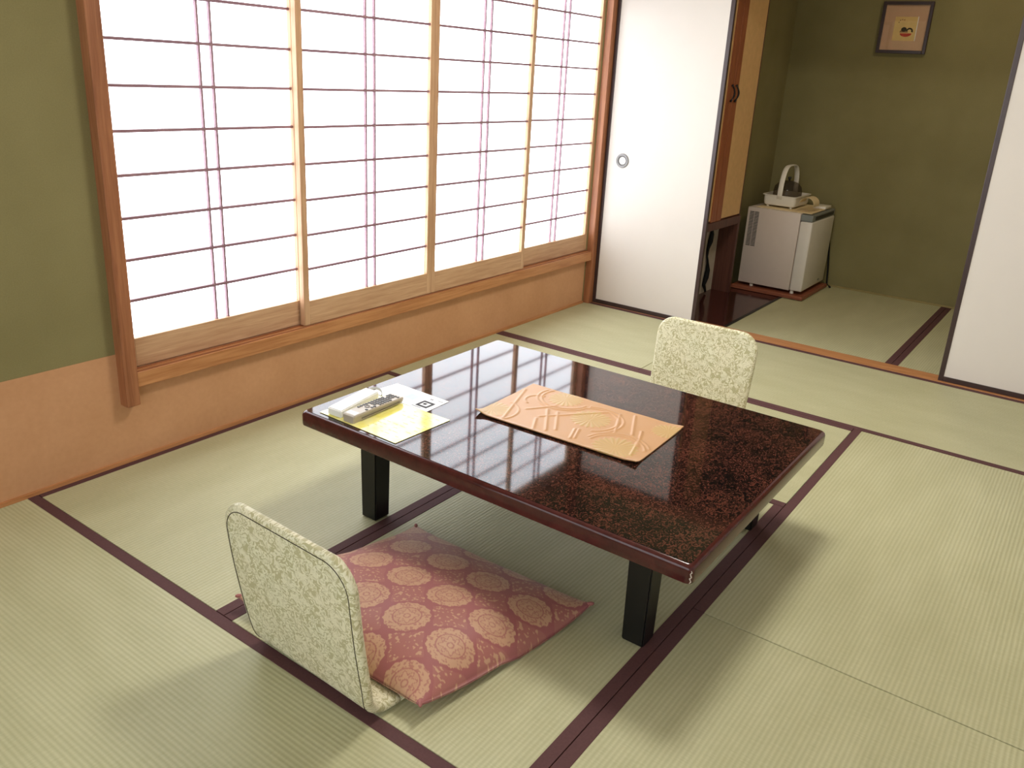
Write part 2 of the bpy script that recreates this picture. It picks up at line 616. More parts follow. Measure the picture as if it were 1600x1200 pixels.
def fusuma(name, y0, y1, xf, label):
    """sliding paper door between y0 (right) and y1 (left), face towards -x at xf"""
    dr = setting(name, (xf + 0.01, (y0 + y1) / 2, 0.003))
    dr['label'] = label
    z0, z1, w, dp = 0.003, 1.80, 0.022, 0.021
    obj('paper_panel', B(xf + 0.003, xf + dp - 0.003, y0 + w * 0.8, y1 - w * 0.8, z0 + w * 0.8, z1 - w), 'fusuma_paper', dr)
    for ya in (y0, y1 - w):
        obj('frame_stile', B(xf, xf + dp, ya, ya + w, z0, z1, bev=0.002), 'lacquer_dark', dr)
    obj('frame_rail', B(xf, xf + dp, y0 + w, y1 - w, z0, z0 + 0.024, bev=0.002), 'lacquer_dark', dr)
    obj('frame_rail', B(xf, xf + dp, y0 + w, y1 - w, z1 - 0.024, z1, bev=0.002), 'lacquer_dark', dr)
    return dr


d1 = fusuma('door_1', -0.700, -0.040, 3.2055, 'white paper sliding door beside the window pillar')
# round recessed pull
pc = (3.2085, -0.155, 0.843)
ring = lathe(bmesh.new(), [(0.0235, -0.0005), (0.026, -0.003), (0.031, -0.0045), (0.036, -0.004), (0.0395, -0.002), (0.040, 0.0)], pc, (1, 0, 0), 40)
pull = obj('door_pull', ring, 'metal_grey', d1, smooth=True)
obj('pull_rim', lathe(bmesh.new(), [(0.0205, 0.0), (0.0215, -0.0028), (0.0245, -0.0028), (0.0255, -0.001)], pc, (1, 0, 0), 40), 'metal_dark', pull, smooth=True)
obj('pull_cup', lathe(bmesh.new(), [(0.0215, -0.0012), (0.0, -0.0008)], pc, (1, 0, 0), 40), 'metal_pale', pull)
d2 = fusuma('door_2', -2.66, -1.950, 3.226, 'white paper sliding door standing right of the alcove opening')

# ---- alcove shell
bm = bmesh.new()
box(bm, 3.335, AX1, -0.0, 0.06, -0.035, ZC)
box(bm, 4.115, AX1, AY0, 0.0, -0.035, ZC)
struct(obj('wall_alcove_left', bm, 'green_plaster', origin=(4.2, AY0, 0)))
struct(obj('wall_alcove_back', B(AX1, AX1 + 0.1, -2.9, 0.06, -0.035, ZC), 'green_plaster', origin=(AX1, -1.3, 0)))
struct(obj('wall_alcove_right', B(3.335, AX1, -2.80, -2.70, -0.035, ZC), 'green_plaster', origin=(4, -2.7, 0)))
struct(obj('baseboard_back', B(AX1 - 0.008, AX1, -2.70, AY0, 0.0, 0.012, bev=0.001), 'mat_core'))
# ---- room behind the camera, ceiling
struct(obj('wall_front', B(RX0 - 0.1, RX0, RY0, 0.12, -0.035, ZC), 'green_plaster', origin=(RX0, -1.8, 0)))
struct(obj('wall_right', B(RX0, 3.335, RY0 - 0.1, RY0, -0.035, ZC), 'fusuma_paper', origin=(1, RY0, 0)))
win2 = setting('window_2', (RX0, -1.7, 0.5))
for k in range(4):
    ya = -3.30 + k * 0.80
    obj('paper', B(RX0 + 0.008, RY0 * 0 + RX0 + 0.010, ya + 0.028, ya + 0.772, 0.45, 1.78), 'shoji_paper_rear', win2)
    for yy in (ya, ya + 0.772):
        obj('stile', B(RX0, RX0 + 0.024, yy, yy + 0.028, 0.36, 1.80), 'shoji_wood_z', win2)
    obj('bottom_rail', B(RX0, RX0 + 0.024, ya + 0.028, ya + 0.772, 0.36, 0.45), 'shoji_wood_y', win2)
    for j in range(9):
        z = 0.58 + j * PITCH
        obj('lattice_bar', B(RX0 + 0.012, RX0 + 0.020, ya + 0.028, ya + 0.772, z - 0.0034, z + 0.0034), 'kumiko_glare_wood', win2)
ceil = struct(obj('ceiling', B(RX0 - 0.1, AX1 + 0.1, RY0 - 0.1, 0.12, ZC, ZC + 0.05), 'ceiling_wood', origin=(0, 0, ZC)))

# ---- ceiling lamp (above the frame)
lx, ly, lz = LAMP_POS
lamp = thing('ceiling_lamp', 'round white acrylic lamp hanging under the ceiling', 'lamp', (lx, ly, ZC))
obj('ceiling_plate', lathe(bmesh.new(), [(0, ZC - 0.0), (0.06, ZC), (0.06, ZC - 0.03), (0.0, ZC - 0.03)], (lx, ly, 0), n=24), 'white_plastic', lamp)
obj('stem', lathe(bmesh.new(), [(0.012, ZC - 0.03), (0.012, lz + 0.03)], (lx, ly, 0), n=12), 'metal_grey', lamp)
obj('cap', lathe(bmesh.new(), [(0, lz + 0.045), (0.27, lz + 0.045), (0.27, lz + 0.035), (0.0, lz + 0.035)], (lx, ly, 0), n=40), 'white_plastic', lamp)
obj('shade', lathe(bmesh.new(), [(0.255, lz + 0.034), (0.255, lz), (0.24, lz - 0.02), (0.0, lz - 0.028)], (lx, ly, 0), n=40), 'lamp_acrylic', lamp)

# ---- small warm downlight in the alcove (above the frame)
t = NT('warm_bulb')
t.base((0.9, 0.85, 0.75, 1), 0.4, 0.3)
t.b.inputs['Emission Color'].default_value = (1.0, 0.80, 0.55, 1)
t.b.inputs['Emission Strength'].default_value = 80.0
ax_, ay_ = 3.95, -1.75
al = thing('alcove_downlight', 'small round warm downlight on the alcove ceiling', 'lamp', (ax_, ay_, ZC))
obj('housing', lathe(bmesh.new(), [(0, ZC), (0.11, ZC), (0.11, ZC - 0.05), (0.09, ZC - 0.05), (0.09, ZC - 0.03), (0, ZC - 0.03)], (ax_, ay_, 0), n=28), 'white_plastic', al)
obj('diffuser', lathe(bmesh.new(), [(0.088, ZC - 0.034), (0.07, ZC - 0.055), (0, ZC - 0.062)], (ax_, ay_, 0), n=28), 'warm_bulb', al)

# ================================================================== LOW TABLE
TZ = 0.335
tab = thing('low_table', 'low lacquered table with a mottled brown glossy top and black legs', 'table', (0.925, -1.293, 0))
TX0, TX1, TY0, TY1 = 0.452, 1.396, -1.908, -0.680


def rrect(x0, x1, y0, y1, rad, seg=5):
    pts = []
    for cx, cy, a0 in ((x1 - rad, y1 - rad, 0), (x0 + rad, y1 - rad, 90), (x0 + rad, y0 + rad, 180), (x1 - rad, y0 + rad, 270)):
        for k in range(seg + 1):
            a = math.radians(a0 + 90 * k / seg)
            pts.append((cx + rad * math.cos(a), cy + rad * math.sin(a)))
    return pts


# edge band: stacked rounded outlines; top sheet set on it
prof = [(0.006, TZ - 0.047), (0.001, TZ - 0.044), (0.0, TZ - 0.039), (0.0, TZ - 0.013), (0.002, TZ - 0.0065), (0.007, TZ - 0.0022), (0.013, TZ - 0.0008)]
bm = bmesh.new()
rings = []
for ins, z in prof:
    rings.append([bm.verts.new((x, y, z)) for x, y in rrect(TX0 + ins, TX1 - ins, TY0 + ins, TY1 - ins, 0.016 - ins * 0.5)])
for A, C in zip(rings, rings[1:]):
    n = len(A)
    for k in range(n):
        bm.faces.new((A[k], A[(k + 1) % n], C[(k + 1) % n], C[k]))
bm.faces.new(rings[0][::-1])
bm.faces.new(rings[-1])
top = obj('tabletop', bm, 'table_edge', tab, smooth=True)
obj('lacquer_sheet', prism(bmesh.new(), rrect(TX0 + 0.0115, TX1 - 0.0115, TY0 + 0.0115, TY1 - 0.0115, 0.010), TZ - 0.003, TZ), 'table_lacquer', top)
# chipped corner nearest the entrance side
bm = bmesh.new()
random.seed(9)
pts = []
for k in range(9):
    f = k / 8
    a = math.radians(225 + 7 * math.sin(k * 2.1))
    cx, cy = TX0 + 0.016, TY0 + 0.016
    pts.append((cx + 0.0165 * math.cos(a), cy + 0.0165 * math.sin(a), TZ - 0.012 - 0.030 * f))
tube(bm, pts, [0.0008, 0.0014, 0.0010, 0.0017, 0.0012, 0.0018, 0.0010, 0.0015, 0.0008], 6)
obj('chipped_edge', bm, 'chip_pale', top)
for lx0 in (0.552, 1.258):
    for ly0 in (-1.776, -0.884):
        b_ = bmesh.new()
        s = 0.062
        lo = [(lx0 + 0.002, ly0 + 0.002), (lx0 + s - 0.002, ly0 + 0.002), (lx0 + s - 0.002, ly0 + s - 0.002), (lx0 + 0.002, ly0 + s - 0.002)]
        hi = [(lx0 - 0.001, ly0 - 0.001), (lx0 + s + 0.001, ly0 - 0.001), (lx0 + s + 0.001, ly0 + s + 0.001), (lx0 - 0.001, ly0 + s + 0.001)]
        va = [b_.verts.new((x, y, 0.0016)) for x, y in lo]
        vb = [b_.verts.new((x, y, TZ - 0.045)) for x, y in hi]
        fs = [b_.faces.new(va[::-1]), b_.faces.new(vb)] + [b_.faces.new((va[i], va[(i + 1) % 4], vb[(i + 1) % 4], vb[i])) for i in range(4)]
        bmesh.ops.bevel(b_, geom=list(b_.edges), offset=0.003, segments=2, affect='EDGES')
        obj('leg', b_, 'lacquer_black', tab, smooth=True)
for ya in (-1.75, -0.86):
    obj('apron', B(0.60, 1.27, ya, ya + 0.03, TZ - 0.075, TZ - 0.044), 'lacquer_black', tab)


# ================================================================== LEGLESS CHAIRS
def chair_profile():
    """seat from the front (x=0.36) to the bend at x=0, up the reclined back; local, y=0 plane"""
    pts = [(0.34 - 0.34 * k / 14, 0.0125) for k in range(14)]           # seat line, from the front edge back to the bend
    pts = [(x, z) for x, z in pts if x > 0.055]
    R, lean = 0.058, math.radians(8.0)
    # bend: centre (0.045, 0.014+R); from straight down to pointing back
    cx, cz = 0.050, 0.0125 + R
    end = math.pi / 2 - lean
    for k in range(0, 11):
        a = -math.pi / 2 - end * k / 10
        pts.append((cx + R * math.cos(a), cz + R * math.sin(a)))
    x, z = pts[-1]
    dx, dz = -math.sin(lean), math.cos(lean)
    Lb = 0.350
    for k in range(1, 31):
        s = Lb * k / 30
        bow = 0.010 * math.sin(math.pi * k / 30)
        pts.append((x + dx * s - bow * dz * 0.6, z + dz * s))
    return [Vector((a, 0, b)) for a, b in pts]


def loft(pts, s0, total, thick, round_start, round_end, half, uvname='UVMap'):
    """stadium cross-section swept along pts; half(s) gives half width; returns bmesh, with uv in metres"""
    bm = bmesh.new()
    uvl = bm.loops.layers.uv.new(uvname)
    N = len(pts)
    S = [s0]
    for a, b in zip(pts, pts[1:]):
        S.append(S[-1] + (b - a).length)
    rings, uvr = [], []
    nc, ne = 18, 5
    for i, p in enumerate(pts):
        a = pts[max(0, i - 1)]
        b = pts[min(N - 1, i + 1)]
        tg = (b - a).normalized()
        nrm = Vector((tg.z, 0, -tg.x))          # towards the outside (back / underside)
        w = half(S[i])
        tk = thick / 2
        # thin out towards the very ends for a soft rim
        for dist, on in ((S[i] - s0, round_start), (S[-1] * 0 + (total - S[i]), round_end)):
            if on and dist < tk:
                tk = max(0.0015, math.sqrt(max(0.0, tk * tk - (tk - dist) ** 2)))
        loop, uv = [], []
        # outside face from -w to +w, rim, inside face back, rim
        for k in range(nc + 1):
            y = -w + tk + (2 * w - 2 * tk) * k / nc
            loop.append(p + Vector((0, y, 0)) + nrm * tk)
            uv.append(y)
        for k in range(1, ne):
            an = math.pi / 2 - math.pi * k / ne
            y = w - tk + tk * math.cos(an)
            loop.append(p + Vector((0, y, 0)) + nrm * tk * math.sin(an))
            uv.append(w - tk + tk * (math.pi / 2 - an))
        for k in range(nc + 1):
            y = w - tk - (2 * w - 2 * tk) * k / nc
            loop.append(p + Vector((0, y, 0)) - nrm * tk)
            uv.append(0.9 - y)
        for k in range(1, ne):
            an = -math.pi / 2 - math.pi * k / ne
            y = -w + tk + tk * math.cos(an)
            loop.append(p + Vector((0, y, 0)) + nrm * tk * math.sin(an))
            uv.append(0.9 + w - tk + tk * (-math.pi / 2 - an))
        rings.append([bm.verts.new(c) for c in loop])
        uvr.append(uv)
    n = len(rings[0])
    for i in range(N - 1):
        for k in range(n):
            k2 = (k + 1) % n
            f = bm.faces.new((rings[i][k], rings[i][k2], rings[i + 1][k2], rings[i + 1][k]))
            uu = (uvr[i][k], uvr[i][k2] if k2 else uvr[i][k] + 0.005, uvr[i + 1][k2] if k2 else uvr[i + 1][k] + 0.005, uvr[i + 1][k])
            for lp, U, V in zip(f.loops, uu, (S[i], S[i], S[i + 1], S[i + 1])):
                lp[uvl].uv = (U, V)
    for rg, v in ((rings[0][::-1], S[0]), (rings[-1], S[-1])):
        f = bm.faces.new(rg)
        for lp in f.loops:
            lp[uvl].uv = (lp.vert.co.y, v)
    return bm


PROF = chair_profile()
# refine the top end so that the rounded corners are smooth
cum = [0.0]
for a, b in zip(PROF, PROF[1:]):
    cum.append(cum[-1] + (b - a).length)
TOT = cum[-1]


def at_s(s):
    for i in range(len(cum) - 1):
        if s <= cum[i + 1] + 1e-9:
            f = (s - cum[i]) / (cum[i + 1] - cum[i])
            return PROF[i].lerp(PROF[i + 1], f)
    return PROF[-1].copy()


S_SPLIT = 0.262
RC = 0.072


def half_w(s):
    w = 0.197 + 0.007 * max(0.0, min(1.0, (s - 0.30) / 0.3))
    w -= 0.006 * math.exp(-((s - 0.33) / 0.05) ** 2)
    dt = TOT - s
    if dt < RC:
        w -= RC - math.sqrt(max(0.0, RC * RC - (RC - dt) ** 2)) * 1.0
        w += 0.0
    # the top edge is gently bowed
    if s < RC:
        w -= RC - math.sqrt(max(0.0, RC * RC - (RC - s) ** 2))
    return max(w, 0.04)


def samples(a, b, n, dense_a=False, dense_b=False):
    out = []
    for k in range(n + 1):
        f = k / n
        if dense_b:
            f = 1 - (1 - f) ** 1.8
        if dense_a:
            f = f ** 1.8
        out.append(a + (b - a) * f)
    return out


def make_chair(label):
    c = thing('legless_chair', label, 'chair', (0, 0, 0))
    sb = samples(S_SPLIT, TOT - 0.0006, 70, dense_b=True)
    bk = loft([at_s(s) for s in sb], S_SPLIT, TOT, 0.021, False, True, half_w)
    back = obj('backrest', bk, 'brocade', c, smooth='all', local=True)
    ss = samples(0.0006, S_SPLIT + 0.0005, 34, dense_a=True)
    st = loft([at_s(s) for s in ss], 0.0, 99, 0.021, True, False, half_w)
    obj('seat', st, 'brocade', c, smooth='all', local=True)
    # stitched seam around the rear face of the backrest
    ins = 0.013
    line = []
    tops = []
    for s in samples(S_SPLIT + 0.02, TOT - ins, 60, dense_b=True):
        p = at_s(s)
        q = at_s(min(TOT, s + 0.004)) - at_s(max(0, s - 0.004))
        q.normalize()
        nrm = Vector((q.z, 0, -q.x))
        dt = TOT - ins - s
        w = half_w(min(s, TOT - RC)) - ins
        R2 = RC - ins * 0.5
        if dt < R2:
            w -= R2 - math.sqrt(max(0.0, R2 * R2 - (R2 - dt) ** 2))
        tops.append((p - nrm * 0.0107, w))
    left = [p + Vector((0, -w, 0)) for p, w in tops]
    right = [p + Vector((0, w, 0)) for p, w in tops][::-1]
    obj('piping', tube(bmesh.new(), left + right, 0.0011, 5), 'seam_dark', back, local=True)
    return c


def copy_tree(o, parent=None):
    c = o.copy()
    COL.objects.link(c)
    if parent is not None:
        c.parent = parent
    for ch in list(o.children):
        copy_tree(ch, c)
    return c


ch1 = make_chair('olive brocade legless chair with a pink cushion on its seat')
ch1.location = (-0.018, -1.260, 0.002)
ch1.rotation_euler.z = math.radians(-1.5)
ch2 = copy_tree(ch1)
ch2['label'] = 'olive brocade legless chair without a cushion, between table and white sliding door'
ch2.location = (1.88, -1.288, 0.002)
ch2.rotation_euler.z = math.radians(180 + 1.0)

# ================================================================== FLOOR CUSHION
NG = 320
cu_o = Vector((0.036, -0.930, 0.0))
eu = Vector((0.548, -0.086, 0)); ev = Vector((0.010, -0.590, 0))


def vnoise(x, y, seed):
    rng = np.random.RandomState(seed)
    g = rng.rand(64, 64)
    xi, yi = np.floor(x).astype(int), np.floor(y).astype(int)
    fx, fy = x - xi, y - yi
    fx, fy = fx * fx * (3 - 2 * fx), fy * fy * (3 - 2 * fy)
    G = lambda a, b: g[a % 64, b % 64]
    return (G(xi, yi) * (1 - fx) + G(xi + 1, yi) * fx) * (1 - fy) + (G(xi, yi + 1) * (1 - fx) + G(xi + 1, yi + 1) * fx) * fy


def cushion():
    k = np.linspace(0, 1, NG)
    U, V = np.meshgrid(k, k, indexing='ij')
    a, b = 2 * U - 1, 2 * V - 1
    # edges pulled in between the pointed corners
    au = a * (1 - 0.020 * (1 - b * b))
    bv = b * (1 + 0.012 * (1 - a * a))
    pu, pv = (au + 1) / 2, (bv + 1) / 2
    px = cu_o.x + eu.x * pu + ev.x * pv
    py = cu_o.y + eu.y * pu + ev.y * pv
    edge = np.clip((1 - np.abs(a) ** 3.2) * (1 - np.abs(b) ** 3.2), 0, 1)
    f = edge ** 0.54
    corner = (np.abs(a) * np.abs(b)) ** 3
    # lies on the chair seat at its rear edge, droops to the mat further forward; corners turn up a little
    seat = np.clip((0.335 - px) / 0.06, 0, 1)
    rest = 0.0295 * seat + 0.0035 * (1 - seat) + 0.022 * corner * (1 - seat) + 0.010 * corner * seat
    overhang = np.clip((np.abs(py + 1.25) - 0.205) / 0.07, 0, 1) * seat
    rest = rest - 0.012 * overhang * (1 - corner)
    lump = 0.006 * (vnoise(U * 4, V * 4, 3) - 0.5) * f
    topz = 0.0295 * np.clip((0.50 - px) / 0.30, 0, 1) + 0.012
    zt = rest * (1 - f) + (topz + 0.066) * f + lump + 0.004
    zb = rest + 0.0
    # pattern: medallions on a square grid, diamond of dots between
    P = 0.128
    mu = pu * 0.555 / P - 0.12
    mv = pv * 0.588 / P - 0.62 + 0.5
    du = mu - np.round(mu)
    dv = mv - np.round(mv)
    rr = np.hypot(du, dv) * P / 0.052
    th = np.arctan2(dv, du)
    sp = vnoise(pu * 155, pv * 155, 5)
    sp2 = vnoise(pu * 118 + 7, pv * 118 + 3, 8)
    pat = np.zeros_like(U)
    outer = (rr < 0.97 + 0.03 * np.cos(th * 16))
    pat = np.where(outer, 0.88, pat)
    pat = np.where(outer & (sp > 0.66) & (rr > 0.62), 0.42, pat)
    pat = np.where((np.abs(rr - 0.585) < 0.030), 0.30, pat)
    ros = 0.40 + 0.085 * np.cos(th * 8)
    pat = np.where((rr < 0.56) & (rr > ros + 0.05), 0.80, pat)
    pat = np.where(np.abs(rr - ros) < 0.030, 0.38, pat)
    pat = np.where((rr < 0.36) & (np.cos(th * 4) * rr > 0.20) & (sp > 0.45), 0.45, pat)
    pat = np.where(np.abs(rr - 0.13) < 0.028, 0.40, pat)
    # dots outside medallions, around the lattice corners
    cu_, cv_ = np.abs(np.abs(du) - 0.5), np.abs(np.abs(dv) - 0.5)
    dia = (cu_ + cv_) < 0.40
    dots = (sp2 > 0.72) & (rr > 1.10) & dia
    pat = np.where(dots, 0.85, pat)
    pat = np.where((rr > 1.10) & dia & ~dots, 0.20, pat)
    verts = np.concatenate([np.stack([px, py, zt], -1).reshape(-1, 3), np.stack([px, py, np.minimum(zb, zt - 0.0015)], -1).reshape(-1, 3)])
    idx = np.arange(NG * NG).reshape(NG, NG)
    q = np.stack([idx[:-1, :-1], idx[1:, :-1], idx[1:, 1:], idx[:-1, 1:]], -1).reshape(-1, 4)
    qb = q[:, ::-1] + NG * NG
    bd = np.concatenate([idx[:, 0], idx[-1, 1:], idx[-2::-1, -1], idx[0, -2:0:-1]])
    n2 = np.roll(bd, -1)
    side = np.stack([bd, bd + NG * NG, n2 + NG * NG, n2], -1)
    # (px,py) axes are left-handed: flip all
    faces = np.concatenate([q[:, ::-1], qb[:, ::-1], side])
    me = bpy.data.meshes.new('cover')
    me.from_pydata((verts - np.array([0.33, -1.28, 0])).tolist(), [], faces.tolist())
    at = me.attributes.new('pattern', 'FLOAT', 'POINT')
    at.data.foreach_set('value', np.concatenate([pat.ravel(), pat.ravel()]).astype(np.float32))
    for p in me.polygons:
        p.use_smooth = True
    me.materials.append(MATS['cushion_fabric'])
    return me


cus = thing('floor_cushion', 'pink floor cushion with gold round medallions on the legless chair', 'cushion', (0.33, -1.28, 0))
cov = bpy.data.objects.new('cover', cushion())
COL.objects.link(cov)
cov.parent = cus
WL[cov.name] = WL[cus.name]
for fu, fv in ((0, 0), (1, 0), (0, 1), (1, 1)):
    p = cu_o + eu * fu + ev * fv
    s = Vector((1 if fu else -1, -1 if fv else 1, 0)).normalized()
    z = 0.043 if fu == 0 else 0.029
    obj('corner_knot', tube(bmesh.new(), [(p.x - s.x * 0.012, p.y - s.y * 0.012, z), (p.x, p.y, z), (p.x + s.x * 0.006, p.y + s.y * 0.006, z)], [0.004, 0.0052, 0.0025], 8), plain('knot_pink_%d%d' % (fu, fv), srgb(158, 98, 94), 0.6), cus, smooth='all')


# ================================================================== TABLE RUNNER
def runner():
    nu, nv = 230, 130
    A, Bc, C, D = [np.array(p) for p in ((0.778, -1.066), (1.092, -1.056), (1.108, -1.578), (0.797, -1.588))]
    k, l = np.linspace(0, 1, nu), np.linspace(0, 1, nv)
    U, V = np.meshgrid(k, l, indexing='ij')          # U along the long side (A->D), V across (A->B)
    P = ((A * (1 - V[..., None]) + Bc * V[..., None]) * (1 - U[..., None])
         + (D * (1 - V[..., None]) + C * V[..., None]) * U[..., None])
    X, Y = U * 0.52, V * 0.31                          # metres
    h = np.zeros_like(U)
    g = np.zeros_like(U) + 0.15

    def seg(x0, y0, x1, y1, w, amp):
        nonlocal h
        dx, dy = x1 - x0, y1 - y0
        t_ = np.clip(((X - x0) * dx + (Y - y0) * dy) / (dx * dx + dy * dy), 0, 1)
        dd = np.hypot(X - x0 - t_ * dx, Y - y0 - t_ * dy)
        h = np.maximum(h, amp * np.exp(-(dd / w) ** 2))

    def arc(cx, cy, R, a0, a1, w, amp):
        nonlocal h
        an = np.degrees(np.arctan2(Y - cy, X - cx)) % 360
        dd = np.abs(np.hypot(X - cx, Y - cy) - R)
        a0, a1 = a0 % 360, a1 % 360
        m = (an >= a0) & (an <= a1) if a0 < a1 else (an >= a0) | (an <= a1)
        h = np.maximum(h, np.where(m, amp * np.exp(-(dd / w) ** 2), 0))

    for cx, cy, R in ((0.020, 0.055, 0.058), (0.150, 0.265, 0.056), (0.285, 0.180, 0.062), (0.430, 0.055, 0.066), (0.500, 0.250, 0.050)):
        rr = np.hypot(X - cx, Y - cy) / R
        th = np.arctan2(Y - cy, X - cx)
        petal = 0.5 + 0.5 * np.cos(th * 20)
        fl = (rr < 0.92 + 0.06 * np.cos(th * 20))
        g = np.where(fl, 0.66 + 0.34 * petal, g)
        h = np.where(fl, np.maximum(h, 0.0006 * petal), h)
    for cx, cy, R, a0, a1 in ((0.15, 0.265, 0.075, 150, 355), (0.15, 0.265, 0.088, 160, 340), (0.285, 0.18, 0.082, 300, 140),
                              (0.285, 0.18, 0.096, 320, 120), (0.43, 0.055, 0.080, 20, 175), (0.43, 0.055, 0.092, 30, 170),
                              (0.09, 0.20, 0.04, 90, 250), (0.02, 0.055, 0.08, 330, 80)):
        arc(cx, cy, R, a0, a1, 0.0035, 0.0019)
    for s_ in ((0.085, 0.02, 0.010, 0.25), (0.225, 0.03, 0.150, 0.16), (0.245, 0.05, 0.185, 0.16), (0.195, 0.01, 0.16, 0.08),
               (0.385, 0.14, 0.335, 0.27), (0.430, 0.16, 0.375, 0.29), (0.475, 0.10, 0.44, 0.20), (0.485, 0.04, 0.46, 0.14),
               (0.16, 0.10, 0.30, 0.26), (0.10, 0.12, 0.155, 0.20), (0.305, 0.03, 0.285, 0.09), (0.315, 0.035, 0.295, 0.095)):
        seg(*s_, 0.0042, 0.0021)
    h = h + 0.0012 * (vnoise(U * 9, V * 6, 12) - 0.5)
    lift = 0.009 * np.exp(-((U / 0.05) ** 2 + (V / 0.09) ** 2)) + 0.005 * np.exp(-(((1 - U) / 0.05) ** 2 + (V / 0.08) ** 2)) \
        + 0.003 * np.exp(-(((1 - U) / 0.05) ** 2 + ((1 - V) / 0.08) ** 2)) + 0.0035 * np.exp(-(V / 0.03) ** 2)
    z = TZ + 0.0042 + lift + h
    top_ = np.stack([P[..., 0], P[..., 1], z], -1).reshape(-1, 3)
    bot_ = np.stack([P[..., 0], P[..., 1], z - h - 0.0028], -1).reshape(-1, 3)
    idx = np.arange(nu * nv).reshape(nu, nv)
    q = np.stack([idx[:-1, :-1], idx[1:, :-1], idx[1:, 1:], idx[:-1, 1:]], -1).reshape(-1, 4)
    bd = np.concatenate([idx[:, 0], idx[-1, 1:], idx[-2::-1, -1], idx[0, -2:0:-1]])
    n2 = np.roll(bd, -1)
    side = np.stack([bd, bd + nu * nv, n2 + nu * nv, n2], -1)
    me = bpy.data.meshes.new('table_runner')
    org = np.array([0.944, -1.322, TZ])
    me.from_pydata((np.concatenate([top_, bot_]) - org).tolist(), [], np.concatenate([q, q[:, ::-1] + nu * nv, side]).tolist())
    at = me.attributes.new('pattern', 'FLOAT', 'POINT')
    at.data.foreach_set('value', np.concatenate([g.ravel(), g.ravel()]).astype(np.float32))
    for p in me.polygons:
        p.use_smooth = True
    me.set_sharp_from_angle(angle=math.radians(50))
    me.materials.append(MATS['runner_fabric'])
    o = bpy.data.objects.new('table_runner', me)
    COL.objects.link(o)
    o.location = org.tolist()
    return o


tag(runner(), 'orange gold brocade cloth lying on the middle of the low table', 'table runner')

# ================================================================== THINGS ON THE TABLE
def sheet(pts, z, th=0.0006):
    return prism(bmesh.new(), pts, z, z + th)


lf = thing('leaflet', 'white printed leaflet with a black square emblem lying on the table', 'leaflet', (0.74, -0.84, TZ))
obj('sheet', sheet([(0.690, -0.722), (0.798, -0.735), (0.795, -0.952), (0.690, -0.955)], TZ + 0.0004), 'white_paper', lf)
zz = TZ + 0.0011


def quad(bm, cx, cy, w, h_, z=zz, th=0.0002, a=0.0):
    ca, sa = math.cos(a), math.sin(a)
    return prism(bm, [(cx + x * ca - y * sa, cy + x * sa + y * ca) for x, y in ((-w, -h_), (w, -h_), (w, h_), (-w, h_))], z, z + th)


bm = bmesh.new()
ex, ey = 0.729, -0.915
for cx, cy, w, h_ in ((ex - 0.017, ey, 0.0050, 0.022), (ex + 0.017, ey, 0.0050, 0.022), (ex, ey - 0.018, 0.0125, 0.0045), (ex, ey + 0.018, 0.0125, 0.0045),
                      (ex + 0.002, ey + 0.003, 0.006, 0.006)):
    quad(bm, cx, cy, w, h_)
obj('emblem', bm, 'print_black', lf)['label'] = 'black square emblem'
bm = bmesh.new()
quad(bm, 0.700, -0.905, 0.0022, 0.018)
quad(bm, 0.770, -0.905, 0.004, 0.006)
quad(bm, 0.775, -0.935, 0.002, 0.010)
obj('print_lines', bm, 'print_grey', lf)['kind'] = 'stuff'
obj('pink_print', quad(bmesh.new(), 0.745, -0.765, 0.020, 0.016), 'print_pink', lf)
bm = bmesh.new()
quad(bm, 0.748, -0.845, 0.018, 0.018)
obj('cyan_print', bm, 'print_cyan', lf)

yl = thing('leaflet', 'yellow laminated leaflet lying under the grey remote control', 'leaflet', (0.58, -0.9, TZ))
obj('sheet', sheet([(0.478, -0.735), (0.472, -1.038), (0.689, -1.046), (0.684, -0.735)], TZ + 0.0012, 0.0007), 'yellow_laminate', yl)
bm = bmesh.new()
random.seed(2)
for rrow in range(9):
    x = 0.665 - rrow * 0.020
    y = -0.90
    while y > -1.02:
        w = random.uniform(0.004, 0.012)
        if random.random() < 0.6:
            quad(bm, x, y - w, 0.0010, w * 0.8, TZ + 0.0020, 0.0001)
        y -= 2 * w + 0.004
obj('print_lines', bm, 'print_olive', yl)['kind'] = 'stuff'

# slim white remote with a strap
wb = thing('white_case', 'slim white case with a loose grey strap, beside the grey remote control', 'case', (0.58, -0.76, TZ))
b0 = bmesh.new()
prism(b0, [(0.484, -0.762), (0.486, -0.815), (0.668, -0.783), (0.664, -0.731)], TZ + 0.0021, TZ + 0.0245)
bmesh.ops.bevel(b0, geom=list(b0.edges), offset=0.003, segments=2, affect='EDGES')
obj('body', b0, 'white_paper', wb, smooth=True)
sp_ = []
for k in range(15):
    a = math.radians(-70 + 200 * k / 14)
    sp_.append((0.672 + 0.020 * math.cos(a) - 0.004, -0.765 + 0.024 * math.sin(a), TZ + 0.010 + 0.012 * math.sin(math.pi * k / 14)))
obj('strap', tube(bmesh.new(), sp_, 0.0, 8, flat=(0.0012, 0.0045, (0, 0, 1))), 'strap_grey', wb, smooth='all')

# grey remote control
rm = thing('remote_control', 'grey remote control with many small dark buttons on the yellow leaflet', 'remote control', (0.59, -0.85, TZ))
RA, RB_ = Vector((0.482, -0.848, 0)), Vector((0.692, -0.838, 0))
ru = (RB_ - RA).normalized()
rv = Vector((-ru.y, ru.x, 0))
RL = (RB_ - RA).length


def rpt(s, w, z):
    p = RA + ru * s + rv * w
    return (p.x, p.y, z)


